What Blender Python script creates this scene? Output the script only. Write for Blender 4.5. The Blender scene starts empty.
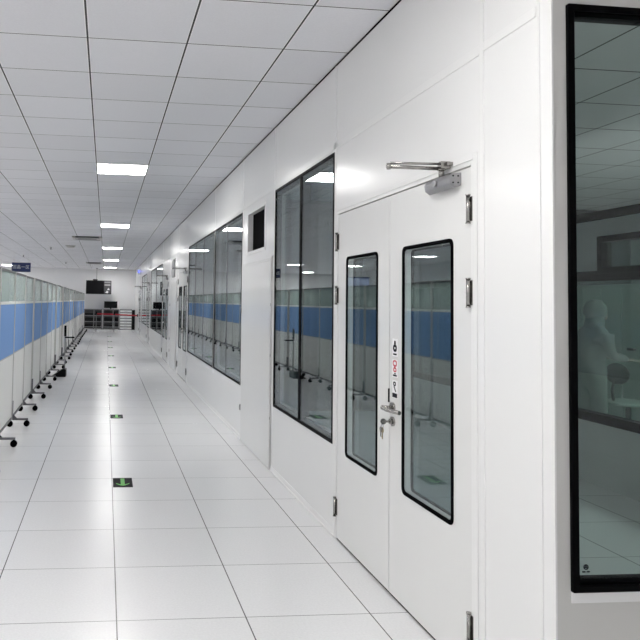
import bpy, bmesh, math, random
from mathutils import Vector, Matrix
random.seed(7)
C = bpy.context.scene.collection
PI = math.pi
W = 1.465          # corridor face of the right-hand partition wall
ZC = 3.03          # corridor ceiling height
YL = 2.02          # face of the short wall that looks back at the camera
YB = 33.4          # far end wall
CAMH = 1.463

# ---------------------------------------------------------------- helpers
def tag(o, label=None, cat=None, group=None, kind=None):
    if label: o['label'] = label
    if cat: o['category'] = cat
    if group: o['group'] = group
    if kind: o['kind'] = kind
    return o

def thing(name, label, cat, loc=(0, 0, 0), rz=0, group=None, kind=None):
    o = bpy.data.objects.new(name, None)
    o.empty_display_size = 0.1
    C.objects.link(o)
    o.location = loc
    o.rotation_euler = (0, 0, rz)
    return tag(o, label, cat, group, kind)

class MB:
    def __init__(s): s.bm = bmesh.new()
    def box(s, x0, x1, y0, y1, z0, z1):
        x0, x1 = sorted((x0, x1)); y0, y1 = sorted((y0, y1)); z0, z1 = sorted((z0, z1))
        v = [s.bm.verts.new(p) for p in ((x0,y0,z0),(x1,y0,z0),(x1,y1,z0),(x0,y1,z0),(x0,y0,z1),(x1,y0,z1),(x1,y1,z1),(x0,y1,z1))]
        for f in ((0,3,2,1),(4,5,6,7),(0,1,5,4),(1,2,6,5),(2,3,7,6),(3,0,4,7)):
            s.bm.faces.new([v[i] for i in f])
        return s
    def cyl(s, a, b, r, r2=None, n=16, smooth=True):
        a, b = Vector(a), Vector(b)
        r2 = r if r2 is None else r2
        d = (b - a).normalized()
        t = Vector((0, 0, 1)) if abs(d.z) < .9 else Vector((1, 0, 0))
        u = d.cross(t).normalized(); w = d.cross(u)
        A = [s.bm.verts.new(a + (u*math.cos(2*PI*i/n) + w*math.sin(2*PI*i/n))*r) for i in range(n)]
        B = [s.bm.verts.new(b + (u*math.cos(2*PI*i/n) + w*math.sin(2*PI*i/n))*r2) for i in range(n)]
        for i in range(n):
            f = s.bm.faces.new((A[i], A[(i+1) % n], B[(i+1) % n], B[i])); f.smooth = smooth
        s.bm.faces.new(A[::-1]); s.bm.faces.new(B)
        return s
    def tube(s, pts, r, n=10):
        """bent round bar through several points"""
        pts = [Vector(p) for p in pts]
        rings = []
        for k, p in enumerate(pts):
            d = (pts[min(k+1, len(pts)-1)] - pts[max(k-1, 0)]).normalized()
            t = Vector((0, 0, 1)) if abs(d.z) < .95 else Vector((1, 0, 0))
            u = d.cross(t).normalized(); w = d.cross(u)
            rings.append([s.bm.verts.new(p + (u*math.cos(2*PI*i/n) + w*math.sin(2*PI*i/n))*r) for i in range(n)])
        for A, B in zip(rings, rings[1:]):
            for i in range(n):
                f = s.bm.faces.new((A[i], A[(i+1) % n], B[(i+1) % n], B[i])); f.smooth = True
        s.bm.faces.new(rings[0][::-1]); s.bm.faces.new(rings[-1])
        return s
    def prism(s, poly, axis, a, b):
        """polygon (2D) pushed along an axis; axis x: poly=(y,z); y: (x,z); z: (x,y)"""
        def P(p, t):
            return {'x': (t, p[0], p[1]), 'y': (p[0], t, p[1]), 'z': (p[0], p[1], t)}[axis]
        A = [s.bm.verts.new(P(p, a)) for p in poly]; B = [s.bm.verts.new(P(p, b)) for p in poly]
        n = len(poly)
        s.bm.faces.new(A); s.bm.faces.new(B[::-1])
        for i in range(n): s.bm.faces.new((A[i], B[i], B[(i+1) % n], A[(i+1) % n]))
        return s
    def ring(s, axis, a, b, u0, u1, z0, z1, w, r=0.0):
        """a rectangular frame with round corners; outer box u0..u1,z0..z1, bar width w"""
        def rr(U0, U1, Z0, Z1, R):
            pts = []
            R = max(R, 1e-4)
            for cx, cz, st in ((U1-R, Z1-R, 0), (U0+R, Z1-R, 90), (U0+R, Z0+R, 180), (U1-R, Z0+R, 270)):
                for k in range(5):
                    t = math.radians(st + 22.5*k)
                    pts.append((cx + R*math.cos(t), cz + R*math.sin(t)))
            return pts
        def P(p, t):
            return (t, p[0], p[1]) if axis == 'x' else ((p[0], t, p[1]) if axis == 'y' else (p[0], p[1], t))
        O = rr(u0, u1, z0, z1, r); I = rr(u0+w, u1-w, z0+w, z1-w, max(r-w*.6, .0005))
        oa = [s.bm.verts.new(P(p, a)) for p in O]; ob = [s.bm.verts.new(P(p, b)) for p in O]
        ia = [s.bm.verts.new(P(p, a)) for p in I]; ib = [s.bm.verts.new(P(p, b)) for p in I]
        n = len(O)
        for i in range(n):
            j = (i+1) % n
            s.bm.faces.new((oa[i], oa[j], ia[j], ia[i])); s.bm.faces.new((ob[i], ib[i], ib[j], ob[j]))
            s.bm.faces.new((oa[i], ob[i], ob[j], oa[j])); s.bm.faces.new((ia[i], ia[j], ib[j], ib[i]))
        return s
    def ball(s, c, r, sc=(1, 1, 1), seg=20):
        ret = bmesh.ops.create_uvsphere(s.bm, u_segments=seg, v_segments=seg//2, radius=r)
        for v in ret['verts']:
            v.co = Vector((v.co.x*sc[0], v.co.y*sc[1], v.co.z*sc[2])) + Vector(c)
        for v in ret['verts']:
            for f in v.link_faces: f.smooth = True
        return s
    def build(s, name, mat, parent=None, bevel=0, label=None, loc=None):
        bmesh.ops.recalc_face_normals(s.bm, faces=s.bm.faces[:])
        me = bpy.data.meshes.new(name); s.bm.to_mesh(me); s.bm.free()
        me.materials.append(mat)
        o = bpy.data.objects.new(name, me); C.objects.link(o)
        if loc: o.location = loc
        if parent is not None: o.parent = parent
        if bevel:
            m = o.modifiers.new('bevel', 'BEVEL'); m.width = bevel; m.segments = 2; m.limit_method = 'ANGLE'
            m.harden_normals = False
        if label: o['label'] = label
        return o

def kids(o): return [x for x in C.objects if x.parent == o]
def dup(o, parent=None):
    ch = kids(o)
    c = o.copy(); C.objects.link(c)
    c.parent = parent
    for k in ch: dup(k, c)
    return c

# ---------------------------------------------------------------- materials
def nodes(name):
    m = bpy.data.materials.new(name); m.use_nodes = True
    nt = m.node_tree
    return m, nt, nt.nodes['Principled BSDF'], nt.nodes['Material Output']

def pbr(name, col, rough=.5, metal=0, spec=.5, noise=0, nscale=40, bump=0, bscale=80, coat=0):
    m, nt, b, out = nodes(name)
    b.inputs['Base Color'].default_value = (*col, 1)
    b.inputs['Roughness'].default_value = rough
    b.inputs['Metallic'].default_value = metal
    b.inputs['Specular IOR Level'].default_value = spec
    b.inputs['Coat Weight'].default_value = coat
    tc = nt.nodes.new('ShaderNodeTexCoord')
    if noise:
        n = nt.nodes.new('ShaderNodeTexNoise'); n.inputs['Scale'].default_value = nscale; n.inputs['Detail'].default_value = 4
        nt.links.new(tc.outputs['Object'], n.inputs['Vector'])
        r = nt.nodes.new('ShaderNodeValToRGB')
        r.color_ramp.elements[0].color = (*[c*(1-noise) for c in col], 1)
        r.color_ramp.elements[1].color = (*[min(1, c*(1+noise)) for c in col], 1)
        nt.links.new(n.outputs['Fac'], r.inputs['Fac']); nt.links.new(r.outputs['Color'], b.inputs['Base Color'])
    if bump:
        n = nt.nodes.new('ShaderNodeTexNoise'); n.inputs['Scale'].default_value = bscale
        nt.links.new(tc.outputs['Object'], n.inputs['Vector'])
        bp = nt.nodes.new('ShaderNodeBump'); bp.inputs['Strength'].default_value = bump; bp.inputs['Distance'].default_value = .01
        nt.links.new(n.outputs['Fac'], bp.inputs['Height']); nt.links.new(bp.outputs['Normal'], b.inputs['Normal'])
    return m

def emit(name, col, strength):
    m, nt, b, out = nodes(name)
    b.inputs['Base Color'].default_value = (*col, 1)
    b.inputs['Emission Color'].default_value = (*col, 1)
    b.inputs['Emission Strength'].default_value = strength
    return m

def glass(name, tint, r0=.05, rough=0.0, body=None, body_mix=0.0):
    """thin pane: Schlick mirror over a tinted see-through sheet (works from both faces)"""
    m, nt, b, out = nodes(name)
    nt.nodes.remove(b)
    N = nt.nodes.new
    g = N('ShaderNodeNewGeometry'); dot = N('ShaderNodeVectorMath'); dot.operation = 'DOT_PRODUCT'
    nt.links.new(g.outputs['Normal'], dot.inputs[0]); nt.links.new(g.outputs['Incoming'], dot.inputs[1])
    def M(op, a, b_=None):
        n = N('ShaderNodeMath'); n.operation = op
        for k, v in enumerate((a, b_)):
            if v is None: continue
            if isinstance(v, (int, float)): n.inputs[k].default_value = v
            else: nt.links.new(v, n.inputs[k])
        return n.outputs[0]
    c = M('ABSOLUTE', dot.outputs['Value'])
    f = M('ADD', M('MULTIPLY', M('POWER', M('SUBTRACT', 1.0, c), 5.0), 1-r0), r0)
    tr = N('ShaderNodeBsdfTransparent'); tr.inputs['Color'].default_value = (*tint, 1)
    base = tr.outputs[0]
    if body:
        d = N('ShaderNodeBsdfDiffuse'); d.inputs['Color'].default_value = (*body, 1)
        mx = N('ShaderNodeMixShader'); mx.inputs[0].default_value = body_mix
        nt.links.new(base, mx.inputs[1]); nt.links.new(d.outputs[0], mx.inputs[2]); base = mx.outputs[0]
    gl = N('ShaderNodeBsdfGlossy'); gl.inputs['Roughness'].default_value = rough; gl.inputs['Color'].default_value = (.93, .97, .97, 1)
    mx = N('ShaderNodeMixShader')
    nt.links.new(f, mx.inputs[0]); nt.links.new(base, mx.inputs[1]); nt.links.new(gl.outputs[0], mx.inputs[2])
    nt.links.new(mx.outputs[0], out.inputs['Surface'])
    return m

def grid_mat(name, col, line, T, ox, oy, wx, wy, rough, spec, speck=.02, edge=None, rvar=0.0, tilevar=0.0):
    """square tiles: joints along X = ox + iT and Y = oy + jT"""
    m, nt, b, out = nodes(name)
    N = nt.nodes.new; L = nt.links.new
    tc = N('ShaderNodeTexCoord'); sp = N('ShaderNodeSeparateXYZ'); L(tc.outputs['Object'], sp.inputs[0])
    def M(op, a, b_=None):
        n = N('ShaderNodeMath'); n.operation = op
        for k, v in enumerate((a, b_)):
            if v is None: continue
            if isinstance(v, (int, float)): n.inputs[k].default_value = v
            else: L(v, n.inputs[k])
        return n.outputs[0]
    def dist(ch, o):   # distance to the nearest joint
        t = M('FRACT', M('DIVIDE', M('SUBTRACT', ch, o - 100*T), T))
        return M('MULTIPLY', M('MINIMUM', t, M('SUBTRACT', 1.0, t)), T)
    dx, dy = dist(sp.outputs[0], ox), dist(sp.outputs[1], oy)
    ln = M('MAXIMUM', M('LESS_THAN', dx, wx), M('LESS_THAN', dy, wy))
    n = N('ShaderNodeTexNoise'); n.inputs['Scale'].default_value = 90; n.inputs['Detail'].default_value = 3
    L(tc.outputs['Object'], n.inputs['Vector'])
    r = N('ShaderNodeValToRGB'); r.color_ramp.elements[0].position = .3; r.color_ramp.elements[1].position = .7
    r.color_ramp.elements[0].color = (*[c*(1-speck) for c in col], 1); r.color_ramp.elements[1].color = (*[min(1, c*(1+speck)) for c in col], 1)
    L(n.outputs['Fac'], r.inputs['Fac'])
    colr = r.outputs['Color']
    if tilevar:
        cx = M('FLOOR', M('DIVIDE', M('SUBTRACT', sp.outputs[0], ox), T)); cy = M('FLOOR', M('DIVIDE', M('SUBTRACT', sp.outputs[1], oy), T))
        cb = N('ShaderNodeCombineXYZ'); L(cx, cb.inputs[0]); L(cy, cb.inputs[1])
        wn = N('ShaderNodeTexWhiteNoise'); wn.noise_dimensions = '2D'; L(cb.outputs[0], wn.inputs['Vector'])
        v = M('ADD', M('MULTIPLY', wn.outputs['Value'], tilevar), 1-tilevar)
        mm = N('ShaderNodeMix'); mm.data_type = 'RGBA'; mm.blend_type = 'MULTIPLY'; mm.inputs['Factor'].default_value = 1
        cc = N('ShaderNodeCombineColor'); L(v, cc.inputs[0]); L(v, cc.inputs[1]); L(v, cc.inputs[2])
        L(colr, mm.inputs['A']); L(cc.outputs[0], mm.inputs['B']); colr = mm.outputs['Result']
    if edge:  # pale rim painted along the joints as an edge highlight
        e = M('MAXIMUM', M('LESS_THAN', dx, wx*2.0), M('LESS_THAN', dy, wy*2.0))
        me = N('ShaderNodeMix'); me.data_type = 'RGBA'; L(e, me.inputs['Factor']); L(colr, me.inputs['A']); me.inputs['B'].default_value = (*edge, 1)
        colr = me.outputs['Result']
    mx = N('ShaderNodeMix'); mx.data_type = 'RGBA'; L(ln, mx.inputs['Factor']); L(colr, mx.inputs['A']); mx.inputs['B'].default_value = (*line, 1)
    L(mx.outputs['Result'], b.inputs['Base Color'])
    b.inputs['Specular IOR Level'].default_value = spec
    if rvar:
        n2 = N('ShaderNodeTexNoise'); n2.inputs['Scale'].default_value = 2.2; n2.inputs['Detail'].default_value = 5; L(tc.outputs['Object'], n2.inputs['Vector'])
        L(M('ADD', M('MULTIPLY', n2.outputs['Fac'], rvar), rough - rvar/2), b.inputs['Roughness'])
    else: b.inputs['Roughness'].default_value = rough
    return m

M_ = {}
M_['floor'] = grid_mat('floor_tiles', (.82, .82, .825), (.15, .15, .15), .6, .083, 3.07, .0030, .0019, .25, .6, .035, rvar=.08, tilevar=.03)
M_['ceil'] = grid_mat('ceiling_tiles', (.80, .80, .83), (.03, .03, .03), .6, -.147, 3.89, .0055, .0042, .6, .3, .02, edge=(.9, .9, .9), tilevar=.07)
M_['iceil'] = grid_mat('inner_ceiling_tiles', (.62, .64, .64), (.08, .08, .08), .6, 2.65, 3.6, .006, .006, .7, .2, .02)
M_['wall'] = pbr('painted_steel_panel', (.82, .82, .81), .23, 0, .5, noise=.012, nscale=3, bump=.03, bscale=2.5)
M_['trim'] = pbr('white_aluminium', (.83, .83, .82), .25, 0, .5)
M_['plaster'] = pbr('white_paint', (.82, .82, .83), .7, 0, .3, noise=.02, nscale=2)
M_['wall_shaded'] = pbr('shaded_white_panel', (.62, .615, .59), .4, 0, .4, noise=.015, nscale=4)  # darker copy of the white panel; the wall's shade is in the colour
M_['door'] = pbr('door_enamel', (.78, .78, .765), .2, 0, .5, noise=.012, nscale=4, bump=.03, bscale=2)
M_['black'] = pbr('black_rubber', (.002, .002, .0025), .6, 0, .01)
M_['blackmetal'] = pbr('black_anodised', (.002, .002, .0025), .5, 0, .04)
M_['dark'] = pbr('dark_interior', (.05, .05, .055), .6)
M_['steel'] = pbr('brushed_steel', (.36, .35, .335), .25, 1, .5)
M_['alu'] = pbr('silver_paint', (.36, .36, .37), .32, .7, .5)
M_['darksteel'] = pbr('dark_steel', (.06, .06, .065), .5, .3)
M_['glass'] = glass('window_glass', (.87, .90, .90), .065)
M_['glass2'] = glass('inner_glass', (.82, .87, .88), .05)
M_['glassR'] = glass('tinted_window_glass', (.93, .96, .95), .03)
M_['frost'] = glass('frosted_screen_glass', (.8, .88, .86), .05, .15, body=(.70, .80, .77), body_mix=.55)
M_['teal'] = glass('teal_partition_glass', (.72, .82, .79), .05, body=(.30, .38, .36), body_mix=.15)
M_['blue'] = pbr('blue_fabric', (.22, .385, .72), .75, 0, .25, noise=.06, nscale=60)
M_['white'] = pbr('white_laminate', (.88, .88, .865), .4, 0, .4)
M_['frame'] = pbr('light_grey_powder_coat', (.55, .54, .53), .4, .2)
M_['foot'] = pbr('grey_foot_metal', (.15, .15, .16), .4, .5)
M_['light'] = emit('lit_diffuser', (1, .985, .96), 30)
M_['light2'] = emit('added_room_diffuser', (.97, 1, .99), 44)  # for the panels added out of frame in the inner room
M_['led'] = emit('blue_led', (.02, .04, 1), 14)
M_['green'] = pbr('green_vinyl', (.13, .50, .10), .5)
M_['navy'] = pbr('navy_sign', (.012, .028, .12), .4)
M_['signtext'] = pbr('pale_sign_letters', (.62, .66, .72), .5)
M_['screen'] = pbr('black_glass_screen', (.004, .004, .005), .15, 0, .15)
M_['red'] = pbr('red_webbing', (.55, .02, .04), .6)
M_['rack'] = pbr('rack_grey_steel', (.24, .24, .245), .4, .4)
M_['bin'] = pbr('black_plastic_bin', (.008, .008, .009), .6, 0, .15)
M_['drawer'] = pbr('white_drawer_plastic', (.78, .78, .78), .4)
M_['suit'] = pbr('pale_cleanroom_cloth', (.15, .17, .165), .8)
M_['skin'] = pbr('skin', (.28, .21, .17), .6)
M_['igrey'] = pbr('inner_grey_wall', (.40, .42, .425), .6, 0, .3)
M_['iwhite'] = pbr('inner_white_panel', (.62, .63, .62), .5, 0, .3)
M_['slate'] = pbr('added_dark_wall', (.10, .105, .11), .7, 0, .2)
M_['icab'] = pbr('grey_green_cabinet', (.52, .60, .57), .6)
M_['stick_red'] = pbr('red_print', (.6, .05, .08), .5)
M_['stick_yel'] = pbr('olive_print', (.35, .33, .12), .5)
M_['stick_blk'] = pbr('black_print', (.008, .008, .012), .6, 0, .1)
M_['stick_wht'] = pbr('white_sticker', (.86, .86, .86), .4)
M_['brass'] = pbr('worn_brass', (.38, .30, .17), .35, 1)
M_['lilac'] = pbr('pale_blue_board', (.34, .40, .58), .5)

# ---------------------------------------------------------------- setting: floor, ceilings, walls
def struct(name, mb, mat, label, cat, parent=None, bevel=0):
    o = mb.build(name, mat, parent, bevel)
    if parent is None: tag(o, label, cat, kind='structure')
    return o

XL, YN, XR = -9.0, -7.0, 7.6
struct('floor', MB().box(XL-.1, XR+.1, YN-.1, YB+.2, -.1, 0), M_['floor'], 'glossy white raised floor of square tiles running the length of the corridor', 'floor')
# the ceiling: the corridor part and the part over the bay on the near right
struct('ceiling', MB().box(XL, W+.06, YN, YB, ZC, ZC+.1).box(W+.06, 5.0, YN, YL, ZC, ZC+.1), M_['ceil'], 'grey square-tiled suspended ceiling over the corridor', 'ceiling')
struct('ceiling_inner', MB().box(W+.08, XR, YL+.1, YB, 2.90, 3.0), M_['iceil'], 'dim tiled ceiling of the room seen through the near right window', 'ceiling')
struct('wall_far', MB().box(XL, W+.08, YB, YB+.1, 0, ZC+.1), M_['plaster'], 'plain white end wall behind the screens and shelf racks', 'wall')
struct('wall_left', MB().box(XL-.1, XL, YN, YB+.1, 0, ZC+.1), M_['plaster'], 'white side wall of the open area beyond the blue screens', 'wall')
struct('wall_back', MB().box(XL, 5.0, YN-.1, YN, 0, ZC+.1), M_['plaster'], 'white wall behind the viewer closing the corridor', 'wall')
struct('wall_bay', MB().box(5.0, 5.1, YN, YL+.1, 0, ZC+.1), M_['plaster'], 'white side wall closing the near right bay', 'wall')

# openings in the right wall: (y0, y1, z0, z1)
WIN = [(4.11, 5.60, .575, 2.45), (7.00, 8.80, .575, 2.44), (8.86, 11.62, .575, 2.44), (17.1, 21.4, .575, 2.44), (23.7, 26.7, .575, 2.44)]
DOOR_Y = [2.49, 11.72, 15.42, 21.9, 27.6]
DW, DH = 1.57, 2.055
BLANK_Y = [5.71, 13.62]            # the blank single doors; vents above
VENT = [(b+.28, b+1.0, 1.985, 2.38) for b in BLANK_Y]
ops = WIN + [(d, d+DW, -.01, DH) for d in DOOR_Y] + VENT
TH = .09
ys = sorted(set([YL+.004, YB] + [v for o in ops for v in o[:2]]))
mb = MB()
for a, b in zip(ys, ys[1:]):
    cut = sorted([(o[2], o[3]) for o in ops if o[0] <= a+1e-6 and o[1] >= b-1e-6])
    z = 0; TT = .04 if b < 2.5 else TH
    for c0, c1 in cut:
        if c0 > z: mb.box(W, W+TT, a, b, z, c0)
        z = max(z, c1)
    mb.box(W, W+TT, a, b, z, ZC+.1)
struct('wall_right', mb, M_['wall'], 'long white coated steel partition wall with windows and doors on the right', 'wall')

# short wall that faces the camera (holds the near right window)
RX0, RX1, RZ0, RZ1 = 1.519, 2.75, .555, 2.485
mb = MB()
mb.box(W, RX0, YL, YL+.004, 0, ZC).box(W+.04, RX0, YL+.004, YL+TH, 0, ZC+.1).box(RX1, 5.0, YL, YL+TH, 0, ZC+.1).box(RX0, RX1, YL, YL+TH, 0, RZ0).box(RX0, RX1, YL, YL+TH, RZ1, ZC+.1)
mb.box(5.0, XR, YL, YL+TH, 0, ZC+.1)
struct('wall_near', mb, M_['wall_shaded'], 'white wall, shade painted in as grey, facing the viewer at the right edge around the dark window', 'wall')
# inner room shell
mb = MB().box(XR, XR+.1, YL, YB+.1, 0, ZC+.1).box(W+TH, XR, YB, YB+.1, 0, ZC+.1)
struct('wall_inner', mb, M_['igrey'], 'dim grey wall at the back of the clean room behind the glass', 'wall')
struct('wall_added_dark', MB().box(W+TH, XR, 8.82, 8.855, 0, 2.9), M_['slate'], 'added dark cross wall that darkens the view through the right wall windows', 'wall')  # added to keep the rooms behind the windows dark

# cover strips over the panel joints (thin bevelled aluminium)
k = 0
def trim(mb, label):
    global k
    k += 1
    return struct('trim_%d' % k, mb, M_['trim'], label, 'trim', bevel=.002)
P = .0035
def strip_v(y, z0, z1, w=.045): return MB().box(W-P, W+.001, y-w/2, y+w/2, z0, z1)
for y, n in ((2.085, 'first upright cover strip beside the near right corner'), (2.43, 'upright cover strip beside the near double door'), (4.10, 'upright cover strip between the near double door and the wide window'),
          (5.655, 'upright cover strip between the wide window and the near blank door'), (6.985, 'upright cover strip between the near blank door and the long window'),
          (13.32, 'upright cover strip past the second double door'), (15.0, 'upright cover strip past the second blank door'), (17.04, 'upright cover strip past the third double door'), (21.6, 'upright cover strip past the fourth window'), (23.6, 'upright cover strip past the fourth double door'), (29.3, 'upright cover strip past the farthest double door')):
    trim(strip_v(y, 0.0, ZC, .01 if y < 2.1 else .03), n)
trim(strip_v(8.83, .5, ZC, .035), 'upright white mullion strip between the two long windows')
trim(MB().box(W-P, W+.001, 2.10, 2.415, 2.475, 2.515), 'short level cover strip above the near corner panel')
trim(MB().box(W-P, W+.001, 2.445, 29.3, 2.47, 2.515), 'long level cover strip running above all windows and doors')
trim(MB().box(W-.004, W+.004, YL-.003, YL+.008, 0, ZC), 'bright rounded corner strip at the near end of the right wall')
trim(MB().box(W-.004, W, YL+.03, 29.3, ZC-.012, ZC), 'black strip painted as the shadow line where right wall meets ceiling').data.materials[0] = M_['black']  # black strip put in for the shade of the wall-ceiling joint
trim(MB().box(1.515, 2.78, YL-.004, YL+.001, .515, .553), 'level sill strip under the near right window')
# floor-level base strips between the doors
b = 0
for a, e, n in ((YL, 2.47, 'near right corner panel'), (4.075, 5.77, 'wide window by the near double door'), (6.99, 11.70, 'two long windows'), (13.31, 13.64, 'panel past the second double door'), (14.90, 15.40, 'panel past the second blank door'), (17.01, 21.88, 'fourth window'), (23.49, 27.58, 'fifth window'), (29.19, YB, 'end of the right wall')):
    b += 1
    struct('baseboard_%d' % b, MB().prism([(W, 0), (W-.009, 0), (W-.009, .010), (W-.004, .014), (W-.003, .045), (W, .047)], 'y', a, e), M_['trim'], 'low white base strip below the ' + n, 'baseboard')

# ---------------------------------------------------------------- flush windows of the right wall
def window_right(i, y0, y1, z0, z1, mull, label, inner):
    t = thing('window_%d' % i, label, 'window', (W, y0, z0), kind='structure')
    w, h = y1-y0, z1-z0
    MB().ring('x', -.006, .085, -.004, w+.004, -.004, h+.004, .021, .004).build('window_frame', M_['blackmetal'], t, label='black outer frame')
    MB().ring('x', .045, .075, .03, w-.03, .03, h-.03, .012, .004).build('inner_frame', M_['alu'], t)
    MB().box(0, .006, .02, w-.02, .02, h-.02).build('pane', M_['glass'], t, label='outer reflective pane')
    MB().box(.062, .068, .04, w-.04, .04, h-.04).build('pane', M_['glass2'], t, label='inner pane')
    for m in mull:
        MB().box(-.004, .07, m-y0-.022, m-y0+.022, .02, h-.02).build('mullion', M_['blackmetal'], t)
    for m in inner:
        MB().box(-.003, .07, m-y0-.014, m-y0+.014, .02, h-.02).build('mullion', M_['foot'], t)
window_right(1, *WIN[0], [4.85], 'wide black-framed window with two panes between the near double door and a blank door', [])
window_right(2, *WIN[1], [], 'dark window with black upright in the middle, left of the near blank door', [7.9])
window_right(3, *WIN[2], [], 'long dark window beyond the thin white mullion, ending at the second double door', [9.85, 10.75])
window_right(4, *WIN[3], [19.2], 'narrow-looking dark window past the third double door', [])
window_right(5, *WIN[4], [25.2], 'farthest dark window slit on the right wall', [])

# ---------------------------------------------------------------- double doors
def make_door(label):
    t = thing('door_1', label, 'door', (W, DOOR_Y[0], 0), kind='structure')
    # frame (jambs and head)
    MB().box(-.004, -.0005, -.028, .0, 0, DH+.03).box(-.004, -.0005, DW, DW+.028, 0, DH+.03).box(-.004, -.0005, 0, DW, DH+.004, DH+.03).box(-.003, .09, .0, .018, 0, DH).box(-.003, .09, DW-.018, DW, 0, DH).box(-.003, .09, .018, DW-.018, DH-.016, DH).build('door_frame', M_['trim'], t, .0015)
    for s in (0, 1):      # 0 near leaf, 1 far leaf
        y0 = .021 + s*.767; y1 = y0 + .760
        vy0, vy1 = (.155, .635) if s == 0 else (.93, 1.40)
        vz0, vz1 = .545, 1.755
        g = .012
        lf = MB()
        a0, a1, c0, c1 = vy0+g, vy1-g, vz0+g, vz1-g
        lf.box(.0, .045, y0, a0, .012, DH-.022).box(.0, .045, a1, y1, .012, DH-.022).box(.0, .045, a0, a1, .012, c0).box(.0, .045, a0, a1, c1, DH-.022)
        leaf = lf.build('door_leaf', M_['door'], t)
        MB().ring('x', -.004, .004, vy0, vy1, vz0, vz1, .017, .03).build('window_gasket', M_['black'], leaf)
        MB().ring('x', .006, .046, vy0+.012, vy1-.012, vz0+.012, vz1-.012, .003, .02).build('window_reveal', M_['trim'], leaf)
        MB().ring('x', .036, .046, vy0+.015, vy1-.015, vz0+.015, vz1-.015, .008, .02).build('inner_gasket', M_['black'], leaf)
        MB().box(-.001, .004, vy0+.012, vy1-.012, vz0+.012, vz1-.012).build('pane', M_['glass'], leaf)
        MB().box(.041, .045, vy0+.016, vy1-.016, vz0+.016, vz1-.016).build('pane', M_['glass2'], leaf)
        for z in (.20, 1.52, 1.86):
            yh = .022 if s == 0 else DW-.022
            MB().cyl((-.012, yh, z-.055), (-.012, yh, z+.055), .008).box(-.004, 0, yh-.018, yh+.018, z-.05, z+.05).cyl((-.012, yh, z-.06), (-.012, yh, z-.055), .010).cyl((-.012, yh, z+.055), (-.012, yh, z+.06), .010).build('hinge', M_['steel'], leaf)
    # lever handle on the near leaf next to the meeting edge
    hy, hz = .737, .945
    h = MB()
    h.cyl((0, hy, hz), (-.010, hy, hz), .026).cyl((-.01, hy, hz), (-.052, hy, hz), .010)
    h.tube([(-.050, hy+.012, hz), (-.060, hy-.006, hz), (-.060, hy-.05, hz-.002), (-.050, hy-.10, hz-.003), (-.034, hy-.145, hz-.004)], .0105)
    h.build('lever_handle', M_['steel'], t, label='bent stainless lever handle')
    MB().cyl((0, hy, .875), (-.008, hy, .875), .024).cyl((-.008, hy, .875), (-.020, hy, .875), .014).build('lock_cylinder', M_['steel'], t)
    MB().box(-.005, .002, .780, .790, .965, 1.035).build('flush_bolt', M_['black'], t)
    MB().box(.047, .055, .75, .82, .0, DH-.02).build('meeting_gap_shade', M_['black'], t)  # black strip behind the leaf gap, stands in for its shade
    MB().box(.004, .04, .021, DW-.021, .001, .010).build('bottom_gap_shade', M_['black'], t)  # black strip put in for the shade of the gap under the leaves
    # door closer at the hinge side of the near leaf, arm folded out
    cl = MB()
    prof = [(-.0005, 1.97), (-.03, 1.96), (-.050, 1.975), (-.054, 2.0), (-.044, 2.02), (-.0005, 2.025)]
    cl.prism(prof, 'y', .09, .31)
    closer = cl.build('door_closer', M_['alu'], t, .004)
    MB().cyl((-.050, .21, 1.995), (-.062, .21, 1.995), .016).build('valve_cap', M_['alu'], closer)
    for yy, zz in ((-.016, 1.98), (-.016, 2.008), (-.038, 1.98), (-.038, 2.008)):
        MB().cyl((yy, .090, zz), (yy, .0885, zz), .0035, n=8).build('screw', M_['black'], closer)
    MB().cyl((-.030, .20, 2.02), (-.030, .20, 2.066), .012).cyl((-.03, .20, 2.052), (-.03, .20, 2.070), .018).box(-.05, -.008, .165, .195, 2.055, 2.085).build('pinion', M_['steel'], closer)
    am = MB()
    am.cyl((-.03, .20, 2.060), (-.268, .20, 2.060), .0085, .0085).ball((-.268, .20, 2.060), .0115)
    am.build('closer_arm', M_['steel'], t, label='chrome closer arm sticking out from the door')
    am = MB()
    am.cyl((-.268, .20, 2.048), (-.268, .20, 2.074), .009).cyl((-.262, .20, 2.076), (-.04, .18, 2.076), .0055)
    am.box(-.03, -.0045, .15, .19, 2.066, 2.08).build('forearm', M_['steel'], t)
    return t
door1 = make_door('near white double door with tall glass slits, chrome lever and closer')
dlabels = ['second double door from the viewer, just past the long dark window', 'third double door from the viewer, past the farther blank door', 'fourth double door from the viewer, past the narrow dark window', 'farthest double door, near the end of the right wall']
for i, (y, lb) in enumerate(zip(DOOR_Y[1:], dlabels)):
    d = dup(door1); d.name = 'door_%d' % (i+2); d.location = (W, y, 0); d['label'] = lb

# stickers on the near leaf (parts of door 1 only)
sy = .716
def sticker(z0, z1, w, label): return MB().box(-.0006, -.0015, sy-w, sy+w, z0, z1).build('sticker', M_['stick_wht'], door1, .004, label=label)
st = sticker(1.205, 1.295, .030, 'white sticker with a dark figure')
MB().prism([(sy-.010, 1.266), (sy+.010, 1.266), (sy+.008, 1.284), (sy-.008, 1.284)], 'x', -.0016, -.0024).ring('x', -.0016, -.0024, sy-.022, sy+.022, 1.228, 1.266, .013, .018).build('print', M_['stick_blk'], st)
MB().box(-.0016, -.0024, sy-.020, sy+.020, 1.212, 1.220).build('caption_print', M_['stick_blk'], st)
st = sticker(1.10, 1.19, .030, 'white sticker with a red prohibition ring')
MB().ring('x', -.0016, -.0024, sy-.023, sy+.023, 1.154, 1.186, .007, .015).ring('x', -.0016, -.0024, sy-.018, sy+.018, 1.126, 1.150, .007, .012).box(-.0016, -.0024, sy-.007, sy+.007, 1.145, 1.162).build('print', M_['stick_red'], st)
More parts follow.
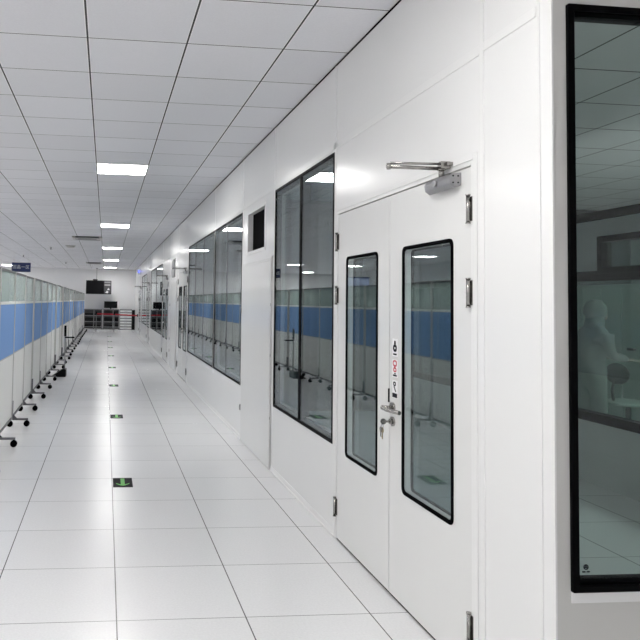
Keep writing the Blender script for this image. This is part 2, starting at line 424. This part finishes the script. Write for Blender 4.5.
MB().box(-.0016, -.0024, sy-.022, sy+.022, 1.105, 1.113).box(-.0016, -.0024, sy-.010, sy+.006, 1.115, 1.122).build('caption_print', M_['stick_blk'], st)
st = sticker(.995, 1.085, .030, 'white sticker with a black bar')
MB().box(-.0016, -.0024, sy-.027, sy+.027, .998, 1.020).build('bar_print', M_['stick_blk'], st)
MB().ring('x', -.0016, -.0024, sy-.012, sy+.018, 1.056, 1.078, .007, .010).prism([(sy-.016, 1.028), (sy-.006, 1.028), (sy+.014, 1.054), (sy+.004, 1.056)], 'x', -.0016, -.0024).build('print', M_['stick_blk'], st)

# keys hanging in the near door lock
kt = thing('key_bunch', 'small bunch of keys hanging from the lock under the near door lever', 'keys', (W-.016, DOOR_Y[0]+.737, .875))
MB().box(-.022, 0, -.003, .003, -.005, .005).cyl((-.036, -.002, 0), (-.036, .002, 0), .015).build('key', M_['steel'], kt)
rg = MB()
pts = [(-.040 + .002*math.cos(a), .012*math.sin(a)+.006, -.014 - .013 + .013*math.cos(a)) for a in [2*PI*i/14 for i in range(15)]]
rg.tube(pts, .0015, 6).build('key_ring', M_['steel'], kt)
MB().cyl((-.041, .004, -.044), (-.038, .004, -.044), .015).box(-.041, -.038, .0005, .0075, -.088, -.055).box(-.041, -.038, .0075, .011, -.082, -.076).build('key', M_['brass'], kt, label='brass key hanging from the ring')
MB().cyl((-.046, .012, -.040), (-.043, .012, -.040), .012).box(-.046, -.043, .009, .015, -.078, -.050).build('key', M_['steel'], kt)

# ---------------------------------------------------------------- blank doors and the vents above them
def make_blank():
    t = thing('blank_door', 'plain white full-height access door beside the wide window, vent above it', 'door', (W, BLANK_Y[0], 0))
    MB().box(-.012, -.0005, .012, 1.225, .006, 1.87).build('door_panel', M_['door'], t, .003)
    MB().box(-.010, -.0005, -.03, .008, .006, 1.885).build('edge_profile', M_['frame'], t, .001, label='grey metal edge strip')
    MB().box(-.016, -.012, .03, 1.2, 1.845, 1.852).build('top_bead', M_['trim'], t)
    for z in (.35, .62, 1.38): MB().cyl((-.018, 1.223, z-.03), (-.018, 1.223, z+.03), .006).build('hinge', M_['steel'], t)
    for z in (.45, 1.0, 1.45): MB().box(-.012, -.010, -.012, -.004, z-.012, z+.012).build('catch', M_['darksteel'], t)
    return t
bd = make_blank()
b2 = dup(bd); b2.location = (W, BLANK_Y[1], 0); b2['label'] = 'farther plain white access door between the second and third double doors'
for i, v in enumerate(VENT):
    t = thing('wall_vent', ['square dark opening above the nearer blank door', 'small dark opening high above the farther blank door'][i], 'vent', (W, v[0], v[2]))
    w, h = v[1]-v[0], v[3]-v[2]
    MB().ring('x', -.006, .048, -.03, w+.03, -.03, h+.03, .032, .004).build('vent_frame', M_['trim'], t)
    MB().box(.05, .055, -.0, w+.0, -.0, h+.0).build('vent_shade', M_['black'], t)  # black sheet stands in for the shade inside the opening

# ---------------------------------------------------------------- near right window in the wall facing the camera
t = thing('window_6', 'dark black-framed window at the right edge of the picture', 'window', (RX0, YL, RZ0), kind='structure')
w, h = RX1-RX0, RZ1-RZ0
MB().ring('y', -.012, .07, -.004, w, -.004, h, .022, .004).build('window_frame', M_['blackmetal'], t)
MB().ring('y', -.004, .05, .017, w-.017, .017, h-.017, .008, .002).build('inner_frame', M_['black'], t)
MB().box(.02, w-.02, .010, .018, .02, h-.02).build('pane', M_['glassR'], t)
mk = MB().ring('y', .0085, .0098, .048, .066, .060, .078, .0035, .009)
mk.prism([(.0515, .066), (.0625, .066), (.057, .075)], 'y', .0085, .0098).box(.044, .055, .0085, .0098, .052, .056).box(.059, .070, .0085, .0098, .052, .056)
mk.build('etched_mark', M_['stick_blk'], t, label='small round etched glass mark')

# ---------------------------------------------------------------- inner room seen through it
PX = 4.1
t = thing('glass_partition', 'black-railed glass partition inside the dark room at the right edge', 'partition', (PX, 3.2, 0))
L_ = 5.6
MB().box(0, .06, 0, L_, 0, .52).build('base_panel', M_['iwhite'], t)
MB().box(-.02, .08, 0, L_, .52, .595).build('bottom_rail', M_['blackmetal'], t)
MB().box(-.02, .08, 0, L_, 1.70, 1.785).build('middle_rail', M_['blackmetal'], t)
MB().box(-.02, .08, 0, L_, 2.215, 2.285).build('top_rail', M_['blackmetal'], t)
MB().box(.02, .03, 0, L_, .595, 1.70).build('glass_panel', M_['teal'], t)
MB().box(.01, .05, 1.86, L_, 1.785, 2.215).box(.01, .05, 0, .6, 1.785, 2.215).build('upper_panel', M_['igrey'], t)
MB().box(.02, .03, .6, 1.86, 1.785, 2.06).build('transom_pane', M_['teal'], t)
MB().box(.01, .05, .6, 1.86, 2.06, 2.215).build('lintel_panel', M_['igrey'], t)
MB().ring('x', -.03, .06, .55, 1.88, 1.76, 2.07, .05, .003).build('transom_frame', M_['blackmetal'], t)

def panel_light(x, y, label, z=ZC, mat='light', group='ceiling light panels', s=.6):
    t = thing('ceiling_light', label, 'ceiling light', (x, y, z), group=group)
    MB().ring('z', -.010, .004, .0, s, .0, s, .014, .002).build('light_frame', M_['trim'], t)
    MB().box(.014, s-.014, .014, s-.014, -.007, .002).build('diffuser', M_[mat], t)
    return t
lab = ['ceiling light panel behind the viewer over the corridor', 'ceiling light panel straight above the viewer', 'largest bright ceiling light panel over the corridor',
       'second bright ceiling panel from the viewer, before the air unit', 'third ceiling light panel in the corridor row', 'fourth ceiling light panel in the corridor row, small', 'farthest ceiling light panel above the hanging screen']
for i in range(7):
    panel_light(-.147, 1.49 + 6*(i-1), lab[i])
    panel_light(-4.947, 1.49 + 6*(i-1), ['light panel over the open area behind the viewer', 'light panel over the open area level with the viewer', 'light panel over the open area left of the largest corridor panel', 'light panel over the open area left of the second corridor panel',
                'light panel over the open area left of the third corridor panel', 'light panel peeking in above the screens left of the navy sign', 'light panel at the far left corner of the open area'][i])
for y in (-4.51, 1.49, 7.49, 13.49, 19.49, 25.49, 31.49):  # added row out of view, lifts the bounce light on the ceiling
    panel_light(-7.347, y, 'unseen light panel added over the open area at the left for more bounce light', group='added outer light panels')
for y in (-4.51, 1.49, 7.49):  # added panels out of view, also for bounce light
    panel_light(-2.547, y, 'unseen light panel added between screens and outer rows for more bounce light', group='added outer light panels')
panel_light(3.453, -4.51, 'unseen light panel added over the near right bay to light the wall facing the viewer')  # added, unseen; brightens the wall that faces the camera
panel_light(5.6, 3.3, 'hidden ceiling panel added to light the dark room at the right', 2.90, 'light2', 'added clean room light panels')  # added out of frame to brighten the room behind the glass
panel_light(6.4, 4.4, 'hidden ceiling panel added to light the dark room from deeper inside', 2.90, 'light2', 'added clean room light panels')  # second added source for the inner room, also out of frame

# ---------------------------------------------------------------- person, cabinet, chair inside the dark room
def skin_mesh(name, mat, verts, edges, radii, parent=None, loc=(0, 0, 0), sub=2):
    me = bpy.data.meshes.new(name); me.from_pydata(verts, edges, [])
    me.materials.append(mat)
    o = bpy.data.objects.new(name, me); C.objects.link(o)
    o.location = loc; o.parent = parent
    sk = o.modifiers.new('skin', 'SKIN')
    for i, r in enumerate(radii):
        v = me.skin_vertices[0].data[i]
        v.radius = r if isinstance(r, tuple) else (r, r)
    me.skin_vertices[0].data[0].use_root = True
    sk.use_smooth_shade = True
    s = o.modifiers.new('subd', 'SUBSURF'); s.levels = sub; s.render_levels = sub
    return o
# standing, turned to the picture's right (+x), forearms out over the bench; height about 1.6 m
V = [(0,0,.84), (.01,0,1.0), (.02,0,1.18), (.03,0,1.32), (.05,0,1.40), (.065,0,1.47),          # pelvis..head base
     (.03,.17,1.31), (.07,.22,1.08), (.29,.17,1.04),                                              # far arm
     (.03,-.17,1.31), (.07,-.22,1.08), (.29,-.17,1.04),                                           # near arm
     (0,.09,.80), (.02,.10,.46), (-.01,.10,.09), (.13,.11,.045),                                  # far leg
     (0,-.09,.80), (.02,-.10,.46), (-.01,-.10,.09), (.13,-.11,.045)]
Ed = [(0,1),(1,2),(2,3),(3,4),(4,5),(3,6),(6,7),(7,8),(3,9),(9,10),(10,11),(0,12),(12,13),(13,14),(14,15),(0,16),(16,17),(17,18),(18,19)]
Rr = [(.13,.16),(.12,.14),(.13,.16),(.11,.13),.058,.055,.065,.052,.036,.065,.052,.036,.10,.075,.055,.045,.10,.075,.055,.045]
person = skin_mesh('person', M_['suit'], V, Ed, Rr, loc=(4.93, 6.25, 0))
person.scale = (.93, .93, .93)
tag(person, 'person in a pale hooded smock standing sideways behind the teal glass at the right edge', 'person')
hd = MB().ball((.075, 0, 1.545), .1, (.98, .78, 1.14)).ball((.155, 0, 1.50), .045, (.8, .9, 1.0))
hd.ball((.172, 0, 1.535), .018, (1.1, .7, 1.2))
hd.build('head', M_['skin'], person)
MB().ball((.055, 0, 1.56), .116, (1.05, .88, 1.1)).cyl((.04, 0, 1.36), (.055, 0, 1.50), .105, .085).build('hood', M_['suit'], person)
for s in (1, -1):
    MB().ball((.162, s*.032, 1.558), .010, (.6, 1.2, .7)).build('eye', M_['black'], person)
    MB().ball((.07, s*.082, 1.54), .022, (.8, .35, 1.2)).build('ear', M_['skin'], person)
    hm = MB().ball((.325, s*.165, 1.035), .04, (1.1, .8, .45))
    for q, (ln) in enumerate((.060, .070, .066, .052)):
        yy = s*.165 + (q-1.5)*.017
        hm.tube([(.35, yy, 1.037), (.35+ln*.6, yy, 1.032), (.35+ln, yy, 1.016)], .008, 8)
    hm.tube([(.315, s*.14, 1.035), (.335, s*.118, 1.028), (.365, s*.112, 1.018)], .009, 8)
    hm.build('hand', M_['skin'], person)
# bench/cabinet with three small pulls
t = thing('storage_cabinet', 'tall grey-green cabinet with small black pulls behind the person and teal glass', 'cabinet', (5.75, 5.6, 0))
MB().box(0, .5, 0, 3.0, 0, 1.75).build('body', M_['icab'], t, .005)
for i in range(10):
    d = MB().box(-.02, 0, .015+i*.297, .30+i*.297, .05, 1.70).build('cabinet_door', M_['icab'], t, .004)
    MB().box(-.045, -.02, .11+i*.297, .20+i*.297, 1.02, 1.045).build('pull', M_['black'], d)
t = thing('swivel_chair', 'small dark swivel chair with rounded back behind the teal glass', 'chair', (5.42, 6.35, 0))
MB().ball((0, 0, .50), .22, (1, 1, .16)).build('seat', M_['icab'], t)
MB().ball((-.12, .0, .80), .13, (.4, 1.2, .85)).build('backrest', M_['black'], t)
MB().tube([(-.04, 0, .47), (-.16, 0, .50), (-.18, 0, .62), (-.14, 0, .80)], .014).build('back_bracket', M_['darksteel'], t)
MB().cyl((0, 0, .09), (0, 0, .48), .025).build('column', M_['darksteel'], t)
for i in range(5):
    a = 2*PI*i/5
    lg = MB().cyl((0, 0, .10), (.26*math.cos(a), .26*math.sin(a), .065), .018, .012).build('leg', M_['darksteel'], t)
    MB().cyl((.26*math.cos(a), .26*math.sin(a)-.012, .028), (.26*math.cos(a), .26*math.sin(a)+.012, .028), .028).build('caster', M_['black'], lg)

# ---------------------------------------------------------------- mobile screens on the left
SX, SW = -1.055, 1.06
def caster_mb(x, y):
    m = MB().cyl((x, y-.014, .034), (x, y+.014, .034), .034, n=14)
    m.box(x-.006, x+.006, y-.02, y+.02, .034, .074)
    return m
def make_screen():
    t = thing('mobile_screen', 'x', 'partition screen', (SX, 6.83, 0), group='blue and white mobile screens lining the corridor')
    pm = M_['frame']
    for y in (.0, SW-.036):
        MB().box(-.018, .018, y, y+.032, .075, 1.765).build('post', pm, t, .004)
    MB().box(-.016, .016, .032, SW-.036, 1.742, 1.765).build('top_rail', M_['foot'], t)
    MB().box(-.018, .018, .032, SW-.036, 1.395, 1.425).build('middle_rail', M_['white'], t)
    MB().box(-.014, .014, .032, SW-.036, .823, .835).build('lower_rail', pm, t)
    MB().box(-.016, .016, .032, SW-.036, .085, .115).build('bottom_rail', M_['foot'], t)
    MB().box(-.004, .004, .032, SW-.036, 1.425, 1.742).build('frosted_panel', M_['frost'], t)
    MB().box(-.012, .012, .032, SW-.036, .835, 1.395).build('blue_panel', M_['blue'], t)
    MB().box(-.010, .010, .032, SW-.036, .115, .823).build('white_panel', M_['white'], t)
    ft = MB().box(-.20, .20, .002, .030, .072, .094).box(-.028, .028, -.002, .034, .08, .29).prism([(.024, .094), (.075, .094), (.024, .15)], 'y', .006, .026).build('foot', M_['foot'], t, .003)
    caster_mb(.185, .016).build('caster', M_['black'], ft)
    caster_mb(-.195, .016).build('caster', M_['black'], ft)
    caster_mb(.0, -.010).build('caster', M_['black'], ft)
    return t
base = make_screen()
NSC = 25
for i in range(NSC):
    s = base if i == 0 else dup(base)
    k_ = i - 1
    s.location = (SX + (0 if i < 3 else random.uniform(-.02, .012)), 7.68 + SW*(k_-1), 0)
    s.rotation_euler.z = random.uniform(-.008, .008)
    n = ['first', 'second', 'third', 'fourth', 'fifth', 'sixth', 'seventh', 'eighth', 'ninth', 'tenth', 'eleventh', 'twelfth', 'thirteenth', 'fourteenth', 'fifteenth', 'sixteenth', 'seventeenth', 'eighteenth', 'nineteenth', 'twentieth', 'twenty-first', 'twenty-second', 'twenty-third', 'twenty-fourth']
    if i == 0: s['label'] = 'blue and white screen just outside the left edge, seen in the near door glass'
    elif i == NSC-1: s['label'] = 'farthest blue and white screen of the row, next to the shelf racks'
    else: s['label'] = '%s blue and white wheeled screen from the left edge of the row' % n[i-1]

# long-handled dustpan standing in front of the screens
t = thing('dustpan', 'black long-handled dustpan standing on the floor against the screens', 'dustpan', (-.84, 12.64, 0))
MB().prism([(-.15, .004), (.12, .004), (.12, .14), (.06, .15)], 'y', -.14, .14).build('pan', M_['bin'], t, .006)
MB().cyl((.09, 0, .12), (.085, 0, .78), .012).build('handle', M_['alu'], t)
MB().cyl((.085, 0, .76), (.084, 0, .96), .02).build('grip', M_['black'], t)
MB().box(.08, .26, -.012, .012, .725, .75).build('hook', M_['black'], t)

# ---------------------------------------------------------------- floor arrow stickers
def make_arrow():
    t = thing('floor_arrow', 'x', 'floor sticker', (.168, 5.345, 0), group='green arrow stickers down the corridor floor')
    MB().box(-.078, .078, -.135, .135, .0002, .0012).build('backing', M_['stick_blk'], t, label='black rectangle')
    m = MB()
    m.box(-.016, .016, -.06, .115, .0013, .0020)
    outer = [(-.052 + .0, .005), ]
    up, lo = [], []
    for i in range(13):
        a = -1 + 2*i/12
        yy = -.088 + .055*abs(a)**1.6
        up.append((a*.053, yy + .030*(1-.55*abs(a)))); lo.append((a*.053, yy - .006))
    for (a, b_), (c, d) in zip(zip(up, lo), zip(up[1:], lo[1:])):
        v = [m.bm.verts.new((p[0], p[1], .0021)) for p in (a, b_, d, c)]
        m.bm.faces.new(v)
    m.build('arrow', M_['green'], t, label='green arrow pointing to the viewer')
    return t
ar = make_arrow()
al = ['nearest green arrow floor sticker', 'second green arrow floor sticker from the viewer', 'third green arrow floor sticker from the viewer', 'fourth green arrow floor sticker, a thin dark dash', 'fifth green arrow floor sticker, tiny', 'sixth green arrow floor sticker, tiny', 'seventh green arrow floor sticker, barely visible', 'farthest green arrow floor sticker before the racks']
for i in range(8):
    a = ar if i == 0 else dup(ar)
    a.location = (.168, 5.345 + 3.0*i, 0); a['label'] = al[i]

# ---------------------------------------------------------------- far end: racks, drawers, monitor, hanging screen, belt barrier
def rack(x0, x1, shelves, label, posts, name='shelf_rack'):
    t = thing(name, label, 'shelf rack', (x0, 32.75, 0), group='shelf racks along the far wall')
    w, d, h = x1-x0, .45, 1.0
    for p in posts:
        for yy in (0, d-.03): MB().box(p*(w-.04), p*(w-.04)+.04, yy, yy+.03, 0, .995).build('upright', M_['rack'], t)
    for z in shelves: MB().box(0, w, -.002, d, z-.018, z+.018).build('shelf', M_['rack'], t)
    MB().box(.02, w-.02, d-.03, d-.01, .03, h-.03).build('back_panel', M_['darksteel'], t)
    return t
rack(-1.08, -.17, (.12, .38, .67, .98), 'left grey shelf rack with black bins against the far wall', (0, .55, 1))
rack(-.13, .68, (.12, .38, .67, .98), 'middle grey shelf rack under the black monitor', (0, .62, 1))
zs = (.13, .39, .69)
pos = ['bottom', 'middle', 'top']
for rx, cells, rn in ((-1.08, ((.05, .46), (.52, .83)), 'left'), (-.13, ((.05, .46), (.54, .75)), 'middle')):
    for ci, (a, b_) in enumerate(cells):
        for zi, z in enumerate(zs):
            o = MB().box(rx+a, rx+b_, 32.80, 33.12, z+.007, z+(.10 if zi != 1 else .17)).build('storage_bin', M_['bin'], None, .006)
            tag(o, 'black bin on the %s shelf of the %s rack, %s side' % (pos[zi], rn, 'left' if ci == 0 else 'right'), 'bin', 'black bins in the far racks')
t = thing('drawer_cabinet', 'white multi-drawer cabinet standing right of the grey racks', 'drawer cabinet', (.70, 32.75, 0))
MB().box(0, .60, .02, .45, 0, 1.02).build('body', M_['rack'], t)
for i in range(7):
    d = MB().box(.015, .585, -.005, .02, .03+i*.14, .03+i*.14+.085).build('drawer', M_['drawer'], t, .003)
    MB().box(.22, .38, -.015, -.005, .06+i*.14, .072+i*.14).build('pull', M_['alu'], d)
t = thing('cable_cabinet', 'narrow black cabinet squeezed between white drawers and right wall', 'cabinet', (1.435-.005, 32.75, 0))
MB().box(-.12, .02, 0, .45, 0, .98).build('body', M_['bin'], t)
t.location.x = 1.43
# black monitor on the middle rack
t = thing('monitor', 'black monitor standing on top of the middle rack', 'monitor', (.24, 32.95, .998))
MB().box(-.33, .33, -.02, .03, .06, .40).build('housing', M_['bin'], t, .015)
MB().box(-.31, .31, -.023, -.019, .08, .38).build('screen', M_['screen'], t)
MB().cyl((0, .02, .01), (0, .02, .1), .03).box(-.16, .16, -.1, .12, 0, .014).build('stand', M_['bin'], t)
MB().box(-.46, .42, -.05, -.03, .0, .012).build('cable_tray', M_['darksteel'], t)
# hanging screen
HY = 32.6
t = thing('hanging_screen', 'wide black screen hanging from the ceiling by a thin pole before the far wall', 'television', (-.38, HY, 1.74))
MB().box(-.62, .63, 0, .06, 0, .68).build('housing', M_['bin'], t, .02)
MB().box(-.59, .26, -.004, 0, .03, .65).build('screen', M_['screen'], t)
sd = MB().box(.27, .60, -.004, 0, .03, .65).build('side_panel', M_['darksteel'], t, label='grey picture column at the right of the screen')
MB().box(.29, .58, -.007, -.004, .56, .63).box(.29, .58, -.007, -.004, .42, .50).build('picture_band', M_['rack'], sd)
MB().box(.29, .58, -.010, -.007, .445, .475).build('picture_bar', M_['frame'], sd)
MB().prism([(.33, .08), (.45, .06), (.50, .12), (.42, .18)], 'y', -.008, -.004).prism([(.42, .20), (.55, .22), (.50, .32), (.44, .26)], 'y', -.008, -.004).build('picture_shape', M_['drawer'], sd)
MB().box(-.28, -.06, .01, .09, .66, .74).build('bracket', M_['bin'], t)
MB().cyl((-.10, .05, .72), (-.10, .05, ZC-1.74), .014).cyl((-.10, .05, ZC-1.77), (-.10, .05, ZC-1.74), .05).build('pole', M_['rack'], t)
# belt barrier
BY = 30.0
def post(x, label, g='belt barrier posts'):
    t = thing('barrier_post', label, 'barrier post', (x, BY, 0), group=g)
    MB().cyl((0, 0, 0), (0, 0, .015), .13, n=24).build('base', M_['frame'], t)
    MB().cyl((0, 0, .015), (0, 0, .88), .018).build('pole', M_['rack'], t)
    MB().cyl((0, 0, .78), (0, 0, .92), .035).build('belt_head', M_['bin'], t)
post(-.42, 'left post of the red belt barrier, before the left rack')
post(.39, 'middle post of the red belt barrier, before the middle rack')
o = MB().prism([(-.385, .80), (.355, .785), (.355, .84), (-.385, .855)], 'y', BY-.002, BY+.002).build('barrier_belt', M_['red']); tag(o, 'left stretch of red belt between the two barrier posts', 'barrier belt', 'red barrier belts')
o = MB().prism([(.425, .785), (W-.03, .745), (W-.03, .80), (.425, .84)], 'y', BY-.002, BY+.002).build('barrier_belt', M_['red']); tag(o, 'right stretch of red belt from the middle post to the wall', 'barrier belt', 'red barrier belts')
o = MB().box(W-.035, W, BY-.03, BY+.03, .72, .84).build('wall_clip', M_['bin'], None, .005); tag(o, 'small black wall clip where the red belt meets the right wall', 'belt clip')
# blue signal lamp high on the far right wall
t = thing('signal_lamp', 'small blue glowing lamp high on the far end of the right wall', 'lamp', (W, 28.6, 2.68))
MB().box(-.05, 0, -.05, .05, -.12, .12).build('housing', M_['white'], t, .005)
MB().ball((-.05, 0, .05), .04).build('lens', M_['led'], t)

# ---------------------------------------------------------------- ceiling fittings
def air_unit(x, y, s, label):
    t = thing('air_unit', label, 'air conditioner', (x, y, ZC), group='ceiling air units')
    MB().box(0, s, 0, s*.85, -.045, 0).build('cover', M_['frame'], t, .01)
    MB().box(.08, s-.08, -.004, 0, -.038, -.008).box(.06, s-.06, .05, .12, -.048, -.044).box(.06, s-.06, s*.85-.12, s*.85-.05, -.048, -.044).build('air_slot', M_['dark'], t)
    MB().box(.14, s-.14, .2, s*.85-.2, -.052, -.044).build('intake_grille', M_['rack'], t)
    return t
air_unit(-.87, 16.3, .74, 'nearer flat air-conditioning unit in the ceiling left of the light row')
air_unit(-.87, 27.6, .70, 'farther flat air-conditioning unit near the hanging screen')
for x, y, n in ((-1.69, 20.0, 'left small sprinkler head under the ceiling tiles'), (-1.72, 27.9, 'far small sprinkler head near the end wall'), (-3.0, 24.0, 'sprinkler head over the open area')):
    t = thing('sprinkler', n, 'sprinkler', (x, y, ZC), group='ceiling sprinklers')
    MB().cyl((0, 0, -.012), (0, 0, 0), .04).build('rose', M_['frame'], t)
    MB().cyl((0, 0, -.07), (0, 0, -.01), .012).cyl((0, 0, -.075), (0, 0, -.07), .03).build('nozzle', M_['darksteel'], t)
t = thing('smoke_detector', 'round pale smoke detector behind the nearer air unit', 'smoke detector', (-1.07, 19.3, ZC))
MB().cyl((0, 0, -.02), (0, 0, 0), .15, n=28).build('base', M_['frame'], t)
MB().cyl((0, 0, -.06), (0, 0, -.02), .09, .13, n=28).build('dome', M_['frame'], t)

# hanging navy sign with pale characters
def text_mesh(body, size, name, mat, parent, loc, rot):
    cu = bpy.data.curves.new(name, 'FONT'); cu.body = body; cu.size = size; cu.extrude = .002
    cu.align_x = 'CENTER'; cu.align_y = 'CENTER'; cu.space_character = 1.1
    ob = bpy.data.objects.new('tmp', cu); C.objects.link(ob)
    bpy.context.view_layer.update()
    me = bpy.data.meshes.new_from_object(ob.evaluated_get(bpy.context.evaluated_depsgraph_get()))
    bpy.data.objects.remove(ob)
    me.materials.clear(); me.materials.append(mat)
    o = bpy.data.objects.new(name, me); C.objects.link(o); o.parent = parent; o.location = loc; o.rotation_euler = rot
    return o
t = thing('hanging_sign', 'small navy ceiling sign with four pale characters above the screens', 'sign', (-2.93, 22.9, 2.52))
MB().box(-.32, .32, 0, .03, -.15, .17).build('board', M_['navy'], t, .004)
text_mesh('固晶一区', .14, 'characters', M_['signtext'], t, (-.005, -.003, .01), (PI/2, 0, 0))
for s in (-.25, .25): MB().cyl((s, .015, .17), (s, .015, ZC-2.52), .004, n=6).build('hanger', M_['frame'], t)
t = thing('hanging_board', 'pale blue hanging board with dark top seen only as reflection in the far door leaf', 'sign', (-5.0, 20.0, 2.0))
MB().box(-.34, .34, 0, .03, -.05, .34).build('board', M_['lilac'], t)
MB().box(-.34, .34, -.004, .034, .30, .34).build('header', M_['navy'], t)
for s in (-.28, .28): MB().cyl((s, .015, .34), (s, .015, ZC-2.0), .004, n=6).build('hanger', M_['frame'], t)

# ---------------------------------------------------------------- world, camera, colour management
w = bpy.data.worlds.new('world'); bpy.context.scene.world = w; w.use_nodes = True
w.node_tree.nodes['Background'].inputs[0].default_value = (.02, .02, .02, 1)

yaw, pitch, roll = .0988, .0466, .0193
F = Vector((math.sin(yaw)*math.cos(pitch), math.cos(yaw)*math.cos(pitch), math.sin(pitch)))
R0 = Vector((math.cos(yaw), -math.sin(yaw), 0)); U0 = R0.cross(F)
R = math.cos(roll)*R0 + math.sin(roll)*U0; U = -math.sin(roll)*R0 + math.cos(roll)*U0
cam = bpy.data.cameras.new('camera'); co = bpy.data.objects.new('camera', cam); C.objects.link(co)
mw = Matrix.Identity(4)
for i in range(3):
    mw[i][0], mw[i][1], mw[i][2] = R[i], U[i], -F[i]
mw[0][3], mw[1][3], mw[2][3] = 0, 0, CAMH
co.matrix_world = mw
cam.sensor_width = 36; cam.lens = 36*655/640
cam.shift_x = (320-171.58)/640; cam.shift_y = (270.63-320)/640
cam.clip_end = 200; cam.clip_start = .02
bpy.context.scene.camera = co
sc = bpy.context.scene
sc.view_settings.view_transform = 'Standard'; sc.view_settings.look = 'None'
sc.view_settings.gamma = 1; sc.view_settings.use_curve_mapping = False
sc.view_settings.exposure = 0.06
try:
    sc.cycles.transparent_max_bounces = 24; sc.cycles.max_bounces = 10; sc.cycles.diffuse_bounces = 6; sc.cycles.glossy_bounces = 6
except Exception: pass
